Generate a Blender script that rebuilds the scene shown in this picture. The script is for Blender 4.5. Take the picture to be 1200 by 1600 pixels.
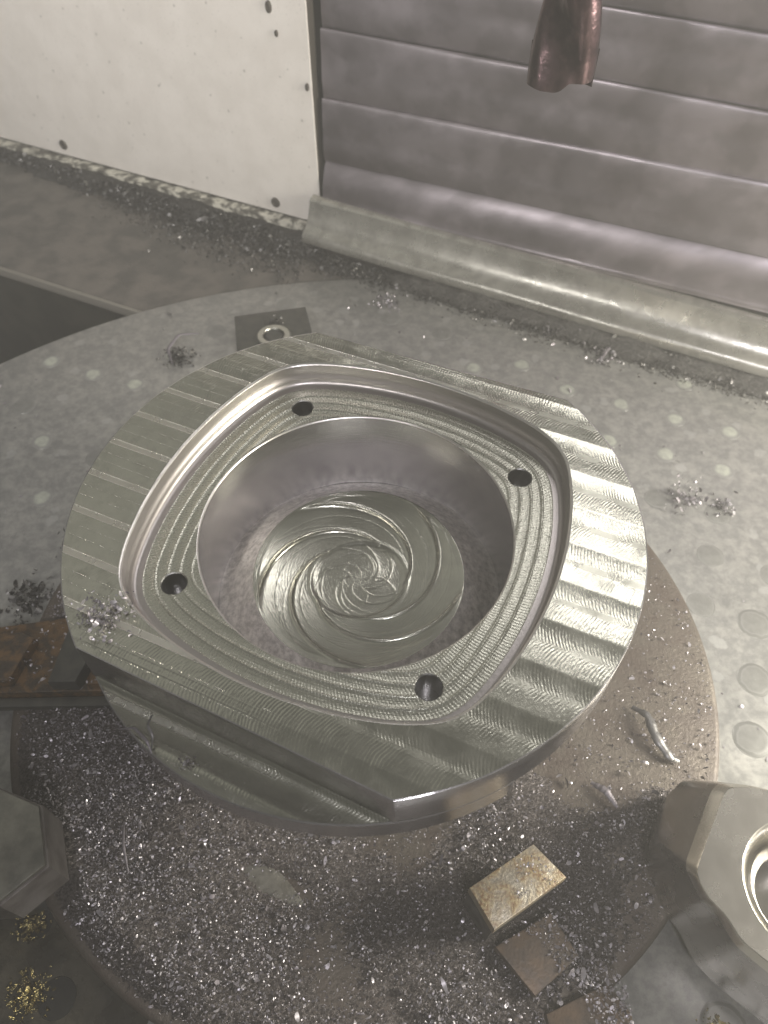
import bpy, math, random
import numpy as np
from math import radians as rad, sin, cos, pi
# units: 1 Blender unit = 1 cm
for o in list(bpy.data.objects): bpy.data.objects.remove(o)
S = bpy.context.scene
S.unit_settings.scale_length = 0.01
COL = S.collection
rng = np.random.default_rng(7); random.seed(7)

# ------------------------------------------------------------------ camera
cd = bpy.data.cameras.new('camera'); cam = bpy.data.objects.new('camera', cd); COL.objects.link(cam)
cam.location = (0.99, -16.03, 20.26); cam.rotation_euler = (rad(90-51.81), 0, 0)
cd.sensor_fit = 'VERTICAL'; cd.sensor_height = 36; cd.lens = 1153/1600*36
cd.clip_start = 0.5; cd.clip_end = 1000
cd.dof.use_dof = True; cd.dof.focus_distance = 26.5; cd.dof.aperture_fstop = 0.17
S.camera = cam
# ------------------------------------------------------------------ world and lamps
w = bpy.data.worlds.new('World'); S.world = w; w.use_nodes = True
wb = w.node_tree.nodes['Background']; wb.inputs[0].default_value = (0.79, 0.79, 0.76, 1); wb.inputs[1].default_value = 0.10
def lamp(name, loc, target, size, energy, col, sy=None, spread=180):
    l = bpy.data.lights.new(name, 'AREA'); l.energy = energy; l.color = col; l.size = size; l.spread = rad(spread)
    l.shape = 'RECTANGLE'; l.size_y = sy or size
    o = bpy.data.objects.new(name, l); COL.objects.link(o); o.location = loc
    import mathutils
    d = mathutils.Vector(target)-mathutils.Vector(loc); o.rotation_euler = d.to_track_quat('-Z', 'Y').to_euler()
    return o
lamp('machine_lamp', (49, -6, 10), (20, -2, -10), 16, 52000, (1.0, .95, .85), 20, 165)
lamp('strip_lamp', (-26, -34, 32), (-32, 42, 8), 12, 15000, (1.0, .97, .96), 9, 80)
lamp('window_light', (8, -44, 50), (0, 0, -4), 9, 19000, (.96, .93, 1.0), 16)
lamp('overhead_lamp', (24, 35, 50), (6, 2, -2), 40, 7800, (1.0, .96, .97), 7)
lamp('fill_lamp', (-32, 34, 52), (-6, 0, -4), 46, 1900, (1.0, .98, .90), 46)  # added unseen fill that brightens the left of the disc
vs = S.view_settings; vs.view_transform = 'Standard'; vs.look = 'None'; vs.gamma = 1; vs.exposure = 0.14

# ------------------------------------------------------------------ node helper
class V:
    def __init__(s, T, sock): s.T, s.s = T, sock
    def _m(s, op, b=None, c=None, rev=False):
        n = s.T.nodes.new('ShaderNodeMath'); n.operation = op
        a, bb = (b, s) if rev else (s, b)
        for i, x in enumerate((a, bb, c)):
            if x is None: continue
            if isinstance(x, V): s.T.links.new(x.s, n.inputs[i])
            else: n.inputs[i].default_value = x
        return V(s.T, n.outputs[0])
    def __add__(s, b): return s._m('ADD', b)
    __radd__ = __add__
    def __mul__(s, b): return s._m('MULTIPLY', b)
    __rmul__ = __mul__
    def __sub__(s, b): return s._m('SUBTRACT', b)
    def __rsub__(s, b): return s._m('SUBTRACT', b, rev=True)
    def __truediv__(s, b): return s._m('DIVIDE', b)
    def f(s, op, b=None, c=None): return s._m(op, b, c)
    def ss(s, lo, hi, a=0., b=1.):
        n = s.T.nodes.new('ShaderNodeMapRange'); n.interpolation_type = 'SMOOTHSTEP'
        s.T.links.new(s.s, n.inputs[0])
        for i, x in enumerate((lo, hi, a, b)): n.inputs[i+1].default_value = x
        return V(s.T, n.outputs[0])
class Mat:
    def __init__(s, name, base=(.5, .5, .5), metal=0., rough=.5, spec=.5):
        s.m = bpy.data.materials.new(name); s.m.use_nodes = True; s.T = s.m.node_tree
        s.b = s.T.nodes['Principled BSDF']
        s.b.inputs['Base Color'].default_value = (*base, 1); s.b.inputs['Metallic'].default_value = metal
        s.b.inputs['Roughness'].default_value = rough; s.b.inputs['Specular IOR Level'].default_value = spec
        s.tc = s.T.nodes.new('ShaderNodeTexCoord')
    def xyz(s, which='Object', rotz=0., scale=(1, 1, 1)):
        mp = s.T.nodes.new('ShaderNodeMapping'); mp.inputs['Rotation'].default_value = (0, 0, rotz); mp.inputs['Scale'].default_value = scale
        s.T.links.new(s.tc.outputs[which], mp.inputs[0]); return mp.outputs[0]
    def sep(s, vec):
        n = s.T.nodes.new('ShaderNodeSeparateXYZ'); s.T.links.new(vec, n.inputs[0]); return [V(s.T, o) for o in n.outputs]
    def comb(s, x, y, z=0.):
        n = s.T.nodes.new('ShaderNodeCombineXYZ')
        for i, a in enumerate((x, y, z)):
            if isinstance(a, V): s.T.links.new(a.s, n.inputs[i])
            else: n.inputs[i].default_value = a
        return n.outputs[0]
    def noise(s, scale, detail=3, vec=None, rough=.55, dist=0.):
        n = s.T.nodes.new('ShaderNodeTexNoise'); n.inputs['Scale'].default_value = scale; n.inputs['Detail'].default_value = detail
        n.inputs['Roughness'].default_value = rough; n.inputs['Distortion'].default_value = dist
        s.T.links.new(vec or s.tc.outputs['Object'], n.inputs['Vector']); return V(s.T, n.outputs[0])
    def voro(s, scale, vec=None, out='Distance', feature='F1'):
        n = s.T.nodes.new('ShaderNodeTexVoronoi'); n.feature = feature; n.inputs['Scale'].default_value = scale
        s.T.links.new(vec or s.tc.outputs['Object'], n.inputs['Vector']); return n.outputs[out]
    def mix(s, fac, a, b):
        n = s.T.nodes.new('ShaderNodeMix'); n.data_type = 'RGBA'
        if isinstance(fac, V): s.T.links.new(fac.s, n.inputs[0])
        else: n.inputs[0].default_value = fac
        for i, x in ((6, a), (7, b)):
            if isinstance(x, tuple): n.inputs[i].default_value = (*x, 1)
            else: s.T.links.new(x, n.inputs[i])
        return n.outputs[2]
    def color(s, sock): s.T.links.new(sock, s.b.inputs['Base Color'])
    def rough(s, v): s.T.links.new(v.s, s.b.inputs['Roughness'])
    def metal(s, v): s.T.links.new(v.s, s.b.inputs['Metallic'])
    def bump(s, h, dist, strength=1.):
        n = s.T.nodes.new('ShaderNodeBump'); n.inputs['Strength'].default_value = strength; n.inputs['Distance'].default_value = dist
        s.T.links.new(h.s, n.inputs['Height']); s.T.links.new(n.outputs[0], s.b.inputs['Normal'])

ALU = (.50, .50, .425); ALU2 = (.41, .41, .345)
ANG = rad(-24)                              # direction of the milling passes and of the machine's walls
NP = np.array([sin(rad(24)), cos(rad(24))])  # across the passes
PITCH = 1.6; PH0 = .1
# milled face: parallel passes whose cutter left curved feed marks
m = Mat('milled_face', ALU, 1, .3)
X, Y, Z = m.sep(m.xyz('Object', rad(24)))
u = (Y - PH0).f('WRAP', .8, -.8)
wob = m.noise(1.3, 2)
arc = X + (1.9 - u*u).f('SQRT')*1.0
ph = arc*9. + wob*1.5
fm = (ph*2*pi).f('SINE')
nz = m.noise(9, 2, m.comb(arc*1.3, u*.35 + Y*.12, 0.))
amp = m.noise(.9, 2).ss(.35, .7, .15, 1.)
edge = u.f('ABSOLUTE').ss(.675, .69)
left = X.ss(-3., 3., 1., 0.)
burr = (u.f('ABSOLUTE') - .68).f('ABSOLUTE').ss(0., .025, 1., 0.)*left
cross = ((X*7. + Y*17.)*2*pi).f('SINE')*((X*7. - Y*17.)*2*pi).f('SINE')
dotr = ((u.f('ABSOLUTE') - .20).f('ABSOLUTE').ss(0., .03, 1., 0.))*left*m.noise(5, 3, m.comb(X*2.2, Y*.4)).ss(.5, .6)
m.bump(fm*.36*amp + dotr*2. + nz*(left*.7 + 1.0) + edge*cross*.8*left + burr*3.5 + m.noise(40, 2)*.25, .012, .7)
m.color(m.mix((edge*left*.30 + burr*.8 + dotr*.5).f('MINIMUM', 1.), m.mix(m.noise(2.2, 4).ss(.3, .75)*.5 + nz*.3, ALU, ALU2), (.90, .88, .80)))
m.rough(m.noise(1.2, 4).ss(.3, .7, .20, .27) + edge*.05)
FACE = m.m
# contour-milled floor: UV.y = distance from the pocket outline
m = Mat('contour_milled', ALU, 1, .3)
U_, V_, _ = m.sep(m.xyz('UV'))
st = (V_*1.0).f('WRAP', .21, -.21)
cuts = (U_*8.*2*pi + st*14.).f('SINE')
nz = m.noise(9, 3, m.comb(U_*2.4, V_*.8))
lines = m.noise(7, 4, m.comb(U_*.10, V_*2.2))
m.bump(lines*1.3 + nz*.7 + cuts*.12, .014, .8)
m.color(m.mix(nz.ss(.3, .7)*.6, ALU, ALU2)); m.rough(nz*.12 + .22)
CONT = m.m
# walls cut by the side of the cutter
m = Mat('side_milled', (.50, .48, .48), 1, .22)
U_, V_, _ = m.sep(m.xyz('UV'))
a = m.noise(6, 3, m.comb(U_*.06, V_*4.)); b = m.noise(5, 3, m.comb(U_*2.2, V_*.05))
m.bump(a*1. + b*.7, .010, .6); m.rough(m.noise(.5, 3).ss(.3, .7, .20, .26))
m.color(m.mix(m.noise(.6, 4).ss(.35, .7)*.6, (.60, .585, .59), (.48, .47, .475)))
SIDE = m.m
m = Mat('pocket_side_milled', (.40, .375, .36), 1, .36); a = m.noise(6, 3, m.xyz('Object', 0., (1, 1, 5))); m.bump(a, .01, .5); PSIDE = m.m
m = Mat('bead_rough_metal', (.5, .48, .45), 1, .42)
g = m.noise(11, 3, rough=.8); g2 = m.noise(3.5, 5, rough=.7)
m.bump(g + m.noise(60, 1)*.5, .03, .9); m.color(m.mix(g2.ss(.3, .7), (.78, .75, .72), (.42, .40, .385))); m.rough(g2.ss(.3, .7, .32, .5))
RINGM = m.m
m = Mat('spiral_milled', (.55, .54, .47), 1, .2)
U_, V_, _ = m.sep(m.xyz('UV'))
fine = m.noise(6, 3, m.comb(U_*.35, V_*3.2)); fc = (V_*2*pi*9. + fine*2.).f('SINE')
m.bump(fine*1.0 + fc*.08, .010, .6); m.rough(m.noise(.8, 4).ss(.3, .7, .20, .26))
m.color(m.mix(m.noise(1.6, 4).ss(.3, .75), (.47, .47, .40), (.40, .40, .34)))
SPIR = m.m
m = Mat('bright_edge', (.62, .60, .56), 1, .30); m.bump(m.noise(14, 2), .01, .6)
EDGE = m.m
m = Mat('hole_dark', (.16, .16, .15), 1, .35); m.bump(m.noise(20, 2), .01)
HOLE = m.m
# setting
m = Mat('table_plate', (.16, .16, .15), .55, .36)
a = m.noise(.35, 5); b = m.noise(1.8, 6, rough=.7); c = m.noise(12, 3)
d_ = V(m.T, m.voro(.55)); sp_ = (d_ + m.noise(1.6, 5)*.6).ss(.44, .52, 1., 0.)
m.color(m.mix(sp_*.5, m.mix(b.ss(.35, .7), (.21, .21, .20), (.33, .325, .30)), (.40, .40, .38)))
m.rough(a.ss(.3, .7, .27, .40) + b*.08); m.bump(c*.4 + b, .02, .35)
TABLE = m.m
m = Mat('plug', (.30, .31, .25), .4, .4); m.bump(m.noise(6, 3), .02, .4); m.color(m.mix(m.noise(1.5, 3).ss(.3, .7), (.32, .34, .27), (.20, .20, .17)))
PLUG = m.m
m = Mat('plug_rim', (.10, .10, .09), .5, .4); PLUGR = m.m
m = Mat('cream_paint', (.60, .57, .49), 0, .42)
a = m.noise(.5, 5); sp = m.voro(.9, out='Distance'); sp = V(m.T, sp); spn = m.noise(3.2, 4)
dots = (sp + spn*.35).ss(.235, .265, 1., 0.)
fine = m.noise(7, 2).ss(.66, .70)
m.color(m.mix(dots*.55 + fine*.35, m.mix(a.ss(.3, .7), (.66, .625, .57), (.60, .565, .51)), (.20, .19, .16)))
m.bump(m.noise(3, 4), .02, .3); m.rough(a.ss(.3, .7, .35, .5))
CREAM = m.m
m = Mat('dirty_cream', (.5, .48, .4), 0, .5)
a = m.noise(1.6, 6, m.xyz('Object', rad(26.8), (.5, 1, 1)), .7).ss(.44, .56)
m.color(m.mix(a, (.50, .48, .40), (.09, .085, .07))); m.bump(m.noise(4, 5), .08, .6)
DCREAM = m.m
m = Mat('ledge_floor', (.10, .092, .08), .1, .38)
a = m.noise(.6, 6); b = m.noise(5, 4)
m.color(m.mix(a.ss(.35, .65), (.095, .085, .073), (.058, .055, .048))); m.bump(b, .05, .5); m.rough(a.ss(.3, .7, .3, .5))
LEDGE = m.m
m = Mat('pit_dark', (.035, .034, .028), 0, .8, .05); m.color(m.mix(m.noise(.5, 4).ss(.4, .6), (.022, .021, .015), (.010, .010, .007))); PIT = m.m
m = Mat('slat_steel', (.46, .43, .45), 1, .3)
vv = m.xyz('Object', rad(26.8), (.12, 1, 1))
a = m.noise(.35, 4); b = m.noise(3, 5, vv); c = m.noise(.8, 3, m.xyz('Object', rad(26.8), (.10, 1, .55)), .5)
m.color(m.mix(c.ss(.36, .60), (.43, .39, .415), (.31, .28, .297))); m.rough(a.ss(.3, .7, .30, .42) + c*.08); m.bump(b*.4 + a*2., .03, .4)  # colour streaks put blotchy dark reflections into the steel
SLAT = m.m
m = Mat('skirt_steel', (.5, .49, .42), .85, .3)
m.color(m.mix(c_ := m.noise(1.2, 5).ss(.42, .7), (.47, .46, .41), (.34, .33, .295))); m.rough(m.noise(.6, 4).ss(.3, .7, .22, .36)); m.bump(m.noise(2.5, 4, m.xyz('Object', rad(26.8), (.15, 1, 1))), .03, .4)
SKIRT = m.m
m = Mat('rusty_chuck', (.10, .07, .05), .35, .5)
a = m.noise(.45, 6, rough=.65); b = m.noise(6, 5)
m.color(m.mix(a.ss(.38, .62), (.070, .054, .042), (.115, .100, .082))); m.rough(b*.3 + .32); m.bump(b + m.noise(25, 2)*.4, .05, .6); m.metal(a.ss(.4, .6, .2, .6))
CHUCK = m.m
m = Mat('jaw_steel', (.36, .35, .32), 1, .34)
a = m.noise(.9, 5); b = m.noise(14, 3)
m.color(m.mix(a.ss(.35, .7), (.46, .44, .405), (.39, .375, .345))); m.rough(a.ss(.3, .7, .23, .29)); m.bump(b, .005, .4)
JAW = m.m
m = Mat('jaw_dark', (.12, .11, .10), .6, .42); a = m.noise(1.2, 5); m.color(m.mix(a.ss(.35, .7), (.13, .12, .11), (.07, .06, .055))); m.bump(m.noise(12, 3), .02, .5)
JAWD = m.m
m = Mat('jaw_edge', (.80, .77, .68), 1, .24); m.bump(m.noise(9, 4), .012, .5); JEDGE = m.m
m = Mat('rust_block', (.3, .24, .15), .3, .45)
a = m.noise(1.3, 7, rough=.65, dist=.5); b = m.noise(9, 4)
m.color(m.mix(a.ss(.36, .62), (.33, .30, .24), m.mix(b.ss(.4, .6), (.16, .10, .05), (.25, .20, .11)))); m.metal(a.ss(.4, .6, .7, .15)); m.bump(a*1.5 + b*.5, .06, .7); m.rough(b*.2 + .3)
RUST = m.m
m = Mat('orange_rust', (.2, .1, .04), .2, .4); a = m.noise(1.5, 6, rough=.7, dist=.4)
m.color(m.mix(a.ss(.4, .6), (.028, .020, .012), (.105, .058, .020))); m.bump(m.noise(7, 4), .06, .7); ORUST = m.m
m = Mat('dark_block', (.07, .07, .06), .5, .42); m.color(m.mix(m.noise(2, 4).ss(.3, .7), (.075, .075, .062), (.05, .05, .045))); DARK = m.m
m = Mat('washer_metal', (.45, .45, .40), 1, .3); m.bump(m.noise(8, 3), .04, .6); WASH = m.m
m = Mat('cutter_metal', (.30, .22, .22), 1, .3); m.color(m.mix(m.noise(1.0, 3).ss(.35, .65), (.13, .085, .088), (.055, .036, .038))); m.bump(m.noise(4, 3), .04, .5); CUT = m.m
m = Mat('chip_metal', (.52, .50, .53), .6, .26)
n = m.T.nodes.new('ShaderNodeNewGeometry'); r_ = V(m.T, n.outputs['Random Per Island'])
m.color(m.mix(r_, (.46, .44, .455), (.15, .135, .145))); m.rough(r_*.22 + .34); CHIP = m.m
m = Mat('chip_dark', (.12, .115, .11), .7, .4)
n = m.T.nodes.new('ShaderNodeNewGeometry'); r_ = V(m.T, n.outputs['Random Per Island'])
m.color(m.mix(r_.ss(.6, 1.), (.055, .053, .048), (.20, .195, .19))); CHIPD = m.m
m = Mat('swarf_bed', (.05, .045, .05), .6, .45)
g = m.noise(9, 5, rough=.8); m.color(m.mix(g.ss(.4, .65), (.06, .05, .045), (.20, .18, .17))); m.bump(g, .16, 1.); BED = m.m
m = Mat('painted_glint', (.62, .52, .22), 1, .25); m.bump(m.noise(5, 4), .25, 1.); m.color(m.mix(m.noise(4, 4).ss(.4, .6), (.70, .60, .28), (.12, .09, .03))); GLINT = m.m

# ------------------------------------------------------------------ object helpers
def mesh(name, vs_, fs, mat, parent=None, uv=None, sharp=35, smooth=True):
    me = bpy.data.meshes.new(name); me.from_pydata([tuple(map(float, v)) for v in vs_], [], fs); me.update()
    if uv is not None:
        l = me.uv_layers.new(name='UVMap'); idx = np.empty(len(me.loops), int); me.loops.foreach_get('vertex_index', idx)
        l.data.foreach_set('uv', np.asarray(uv, float)[idx].ravel())
    me.materials.append(mat)
    if smooth:
        me.shade_smooth()
        if sharp: me.set_sharp_from_angle(angle=rad(sharp))
    o = bpy.data.objects.new(name, me); COL.objects.link(o)
    if parent: o.parent = parent
    return o
def tag(o, label=None, cat=None, group=None, kind=None):
    if label: o['label'] = label
    if cat: o['category'] = cat
    if group: o['group'] = group
    if kind: o['kind'] = kind
    return o
def empty(name, loc, label, cat, group=None):
    o = bpy.data.objects.new(name, None); COL.objects.link(o); o.location = loc; o.empty_display_size = .5
    return tag(o, label, cat, group)
def grid(rows, cols, closed, flip=False):
    f = []
    for i in range(rows-1):
        for j in range(cols if closed else cols-1):
            a, b, c, d = i*cols+j, i*cols+(j+1) % cols, (i+1)*cols+(j+1) % cols, (i+1)*cols+j
            f.append((a, b, c, d) if not flip else (d, c, b, a))
    return f
def loft(name, curves, mat, parent, closed=True, flip=False, sharp=35, ulen=None):
    C = np.array(curves); rows, cols = C.shape[:2]
    vl = np.concatenate([[0], np.cumsum(np.linalg.norm(np.diff(C, axis=0), axis=2).mean(1))])
    ul = np.linspace(0, ulen or 45., cols)
    uv = np.stack([np.tile(ul, rows), np.repeat(vl, cols)], 1)
    return mesh(name, C.reshape(-1, 3), grid(rows, cols, closed, flip), mat, parent, uv, sharp)
def revolve(name, prof, mat, parent, loc=(0, 0, 0), n=96, sharp=35):
    a = np.linspace(0, 2*pi, n, endpoint=False)
    return loft(name, [np.stack([loc[0]+r*np.cos(a), loc[1]+r*np.sin(a), 0*a+loc[2]+z], 1) for r, z in prof], mat, parent, sharp=sharp, flip=True)
def prism(name, poly, z0, z1, mat, parent=None, bev=.06, ztop=None):
    """polygon (counter-clockwise) extruded, with a bevelled upper edge"""
    P = np.array(poly, float); n = len(P)
    a = P - np.roll(P, 1, 0); b = np.roll(P, -1, 0) - P
    na = np.stack([-a[:, 1], a[:, 0]], 1)/np.linalg.norm(a, axis=1)[:, None]; nb = np.stack([-b[:, 1], b[:, 0]], 1)/np.linalg.norm(b, axis=1)[:, None]
    q = na+nb; q = q/np.maximum((q*na).sum(1), .3)[:, None]
    I = P + q*bev
    v = [(*p, z0) for p in P]+[(*p, z1-bev) for p in P]+[(*(P[i]+q[i]*bev*.3), z1-bev*.3) for i in range(n)]+[(*p, z1) for p in I]
    f = grid(4, n, True)+[tuple(range(3*n, 4*n)), tuple(range(n-1, -1, -1))]
    return mesh(name, v, f, mat, parent, sharp=30)
def box(name, x0, x1, y0, y1, z0, z1, mat, parent=None, bev=.05):
    return prism(name, [(x0, y0), (x1, y0), (x1, y1), (x0, y1)], z0, z1, mat, parent, bev)
def noise2(x, y, seed=0, f=1.):
    r = np.random.default_rng(seed); s = 0
    for k in range(9):
        a = r.uniform(0, 2*pi); q = f*r.uniform(.5, 2.2); s = s + np.sin((x*cos(a)+y*sin(a))*q + r.uniform(0, 6.3))/ (1+k*.25)
    return s/4.

# ------------------------------------------------------------------ machine axes
TD = np.array([cos(rad(-26.8)), sin(rad(-26.8))]); ND = np.array([TD[1], -TD[0]])
def wp(t, c, z):    # point on the wall: t along it, c = distance behind the part's centre
    p = TD*t - ND*c; return (p[0], p[1], z)

# ================================================================== SETTING
ZT = -12.0
def wallsheet(name, prof, t0, t1, mat, parent=None, tilt=0., n=60, close=True, wav=0.):
    """profile of (c, z) swept along the wall"""
    ts = np.linspace(t0, t1, n); rows = []
    for k, (c, z) in enumerate(prof):
        rows.append([wp(t, c + wav*sin(t*.37+k*.3)*.5, z + tilt*(t-t0)) for t in ts])
    return loft(name, rows, mat, parent, closed=False, flip=True, sharp=28, ulen=(t1-t0))
# pit, floor ledge
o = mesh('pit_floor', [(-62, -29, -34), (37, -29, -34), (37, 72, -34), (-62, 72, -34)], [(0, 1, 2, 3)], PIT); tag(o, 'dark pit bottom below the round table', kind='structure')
def ledge():
    e0 = np.array([-16.2, 27.6]); d = np.array([cos(rad(-24.9)), sin(rad(-24.9))])
    A = e0-d*46; B = e0+d*28
    top = [tuple(A), tuple(B), wp(22, 33.5, 0)[:2], wp(-70, 33.5, 0)[:2]]
    n = np.array([d[1], -d[0]])
    nx = 90; ny = 26; v = []
    for i in range(ny):
        for j in range(nx):
            s = j/(nx-1); t = i/(ny-1)
            p = (A*(1-s)+B*s)*(1-t) + (np.array(top[3])*(1-s)+np.array(top[2])*s)*t
            v.append((p[0], p[1], -12.35 + .05*noise2(p[0], p[1], 3, .8)))
    o = mesh('ledge_floor', v, grid(ny, nx, False), LEDGE); tag(o, 'grey brown dirty ledge in front of the cream panel', kind='structure')
    lip = [[(*(A*(1-s)+B*s + n*q), z) for s in np.linspace(0, 1, 40)] for q, z in ((-.15, -12.3), (0, -12.22), (.12, -12.27), (.16, -12.7), (.10, -12.95), (-.3, -13.0))]
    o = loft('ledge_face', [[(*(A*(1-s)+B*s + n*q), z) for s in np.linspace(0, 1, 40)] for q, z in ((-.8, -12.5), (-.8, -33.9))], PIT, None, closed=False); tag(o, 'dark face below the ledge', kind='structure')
    o = loft('ledge_lip', lip, LIPM, None, closed=False, sharp=40); tag(o, 'folded front lip of the ledge over the pit', kind='structure')
m = Mat('lip_metal', (.30, .28, .24), .6, .4); m.bump(m.noise(6, 4), .04, .6); LIPM = m.m
ledge()
# cream panel
pn = empty('wall_panel', wp(-40, 31.5, -11), 'large cream painted sheet metal panel with dark specks, upper left', 'panel')
def child(o, p):
    o.parent = p; o.matrix_parent_inverse = p.matrix_world.inverted() if False else o.matrix_parent_inverse
    o.location = (-p.location[0], -p.location[1], -p.location[2]); return o
def panel():
    T0, T1 = -80, -20.25
    r = .9; cor = [(T1-r+r*sin(a), -11.05+r-r*cos(a)) for a in np.linspace(0, pi/2, 8)]
    out = [(T0, -11.75)] + cor + [(T1, 21), (T0, 21)]
    front = [wp(t, 31.42, z) for t, z in out]; mid = [wp(t, 31.5, z) for t, z in [(T0, -11.8)]+[(t+.03, z-.05) for t, z in cor]+[(T1+.03, 21), (T0, 21)]]
    back = [wp(t, 32.3, z) for t, z in [(T0, -11.8)]+[(t+.03, z-.05) for t, z in cor]+[(T1+.03, 21), (T0, 21)]]
    n = len(out); o = mesh('panel_sheet', mid+front, grid(2, n, True)+[tuple(range(n, 2*n))], CREAM, None, sharp=25); child(o, pn)
    child(mesh('panel_edge', back+mid, grid(2, n, True), SCREW, None, sharp=25), pn)
    # sill below
    rows = []
    for c, z in ((31.5, -11.2), (31.15, -11.28), (30.95, -11.36), (30.85, -12.05), (30.7, -12.28)):
        rows.append([wp(t, c + .05*noise2(t, z, 5, 1.2), z + .012*(t+20.4)+.05*noise2(t, c, 6, 1.5)) for t in np.linspace(-80, -20.5, 240)])
    child(loft('sill_strip', rows, DCREAM, None, closed=False, sharp=30), pn)
    for t, z, s, yaw in ((-46.0, -10.45, 1., 0), (-24.3, -10.3, .95, 0), (-23.0, 3.2, .9, 1), (-22.6, 1.75, .5, 1), (-20.55, -1.15, .6, 1)):
        rr = .42*s; a = np.linspace(0, 2*pi, 20, endpoint=False); rws = []
        for q, cc in ((1., 31.43), (.92, 31.30), (.62, 31.28), (.5, 31.36), (.02, 31.37)):
            rws.append([wp(t+rr*q*cos(b)*(.6 if yaw else 1), cc, z+rr*q*sin(b)) for b in a])
        o = loft('screw', rws, SCREW, None); child(o, pn)
m = Mat('screw_dark', (.10, .09, .075), .4, .45); m.bump(m.noise(6, 3), .06, .8); SCREW = m.m
panel()
# back wall behind the way cover
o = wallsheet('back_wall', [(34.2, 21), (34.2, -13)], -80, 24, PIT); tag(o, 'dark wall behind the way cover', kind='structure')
# telescopic way cover
wc = empty('way_cover', wp(0, 31, -11), 'steel telescopic way cover of overlapping horizontal slats, upper right', 'way cover')
def slat(ztop, zbot, c, sh, tilt, r=.45, name='slat', mat=None, t0=-19.75):
    prof = [(c+sh+.10, ztop+.0), (c+sh, ztop)]
    for a in np.linspace(.15, 1, 9):
        prof.append((c+sh*(1-sin(a*pi/2)), ztop - r*(1-cos(a*pi/2))))
    k = 8
    for q in np.linspace(0, 1, k)[1:]:
        prof.append((c - .10*sin(q*pi) + .05*q, ztop-r + (zbot-ztop+r)*q))
    prof.append((c+.35, zbot-.02))
    return child(wallsheet(name, prof, t0, 24, mat or SLAT, None, tilt, 90, wav=.05), wc)
SL = [(10.0, 5.55, 32.9, .35, 0, .5), (5.8, 1.9, 32.5, .12, 0., 1.4), (2.25, -2.1, 32.1, .16, .006, 1.6), (-1.9, -6.1, 31.7, .26, .030, 2.4), (-5.80, -9.3, 31.1, 1.6, .030, 3.0)]
slat(14.2, 9.7, 33.3, .3, 0, .5)
for a in SL: slat(*a)
# skirt at the foot
prof = [(31.2, -8.6), (30.75, -8.72), (30.6, -8.85), (30.42, -9.4), (30.2, -9.9), (29.95, -10.3), (29.6, -10.55), (29.3, -10.68), (29.12, -10.85), (29.02, -11.1), (29.0, -11.4), (29.15, -11.5)]
child(wallsheet('skirt', prof, -20.6, 24, SKIRT, None, 0., 120, wav=.08), wc)

# thin haze volume filling the scene
hz = mesh('haze', [(x, y, z) for z in (-35.2, 21.6) for y in (-31, 74) for x in (-64, 39)], [(0, 2, 3, 1), (4, 5, 7, 6), (0, 1, 5, 4), (2, 6, 7, 3), (0, 4, 6, 2), (1, 3, 7, 5)], PIT, smooth=False)
hm = bpy.data.materials.new('haze'); hm.use_nodes = True; hm.node_tree.nodes.clear()
vo = hm.node_tree.nodes.new('ShaderNodeVolumePrincipled'); vo.inputs['Density'].default_value = .0038; vo.inputs['Color'].default_value = (.92, .90, .84, 1); vo.inputs['Anisotropy'].default_value = .3
ou = hm.node_tree.nodes.new('ShaderNodeOutputMaterial'); hm.node_tree.links.new(vo.outputs[0], ou.inputs['Volume'])
hz.data.materials.clear(); hz.data.materials.append(hm); tag(hz, 'thin even haze filling the machine', kind='stuff')
# round table
TCX, TCY, TR = 0.325, -5.662, 37.
tb = empty('round_table', (TCX, TCY, ZT-4), 'large round grey machine table plate with rows of plugged holes', 'machine table')
a = np.linspace(0, 2*pi, 360, endpoint=False)
rows = [np.stack([r*np.cos(a)+TCX, r*np.sin(a)+TCY, 0*a+z], 1) for r, z in ((.1, ZT), (10, ZT), (20, ZT), (30, ZT), (TR-.15, ZT), (TR-.04, ZT-.05), (TR, ZT-.15), (TR, ZT-4), (.1, ZT-4))]
child(loft('table_plate', rows, TABLE, None, flip=True, sharp=50), tb)
PLUGS = [(18.34, 6.4, 1), (17.02, 3.37, 1), (19.43, 2.27, 0), (18.51, -.72, 0), (17.47, -3.6, 0), (20.37, 19.84, 2), (18.97, 16.64, 2), (22.01, 15.54, 2), (17.68, 13.69, 2), (20.73, 12.43, 2), (15.87, 17.94, 2),
 (14.5, 14.8, 2), (12.7, 19.3, 2), (10.07, 21.7, 2), (6.88, 21.39, 2), (-19.6, 14.73, 2), (-18.35, 10.36, 2), (-17.99, 20.76, 2), (-21.06, 22.02, 2), (-13.12, 22.67, 2), (-15.09, 19.84, 2), (-15.9, 13.43, 1), (-13.5, 16.5, 1), (-21.6, 17.8, 1), (-10.6, 25.2, 1), (-6, 28.2, 1), (1.4, 26.6, 1), (5, 25, 1), (16.4, 10.3, 1), (19.5, 9.2, 1), (-22.6, 11.2, 1), (-20.2, 6.8, 1), (-18.9, 2.6, 1), (-12.5, -10.83, 3), (-10.97, -13.32, 3), (22.6, -1.9, 0), (21.3, 5.1, 1), (13.2, -14.2, 0)]
m = Mat('plug_pale', (.42, .44, .34), .15, .45); m.color(m.mix(m.noise(2.5, 4).ss(.35, .65), (.33, .345, .27), (.22, .22, .19))); PALE = m.m
m = Mat('plug_grey', (.20, .20, .18), .5, .42); m.color(m.mix(m.noise(2.5, 4).ss(.35, .65), (.21, .21, .19), (.15, .15, .14))); PGREY = m.m
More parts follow.
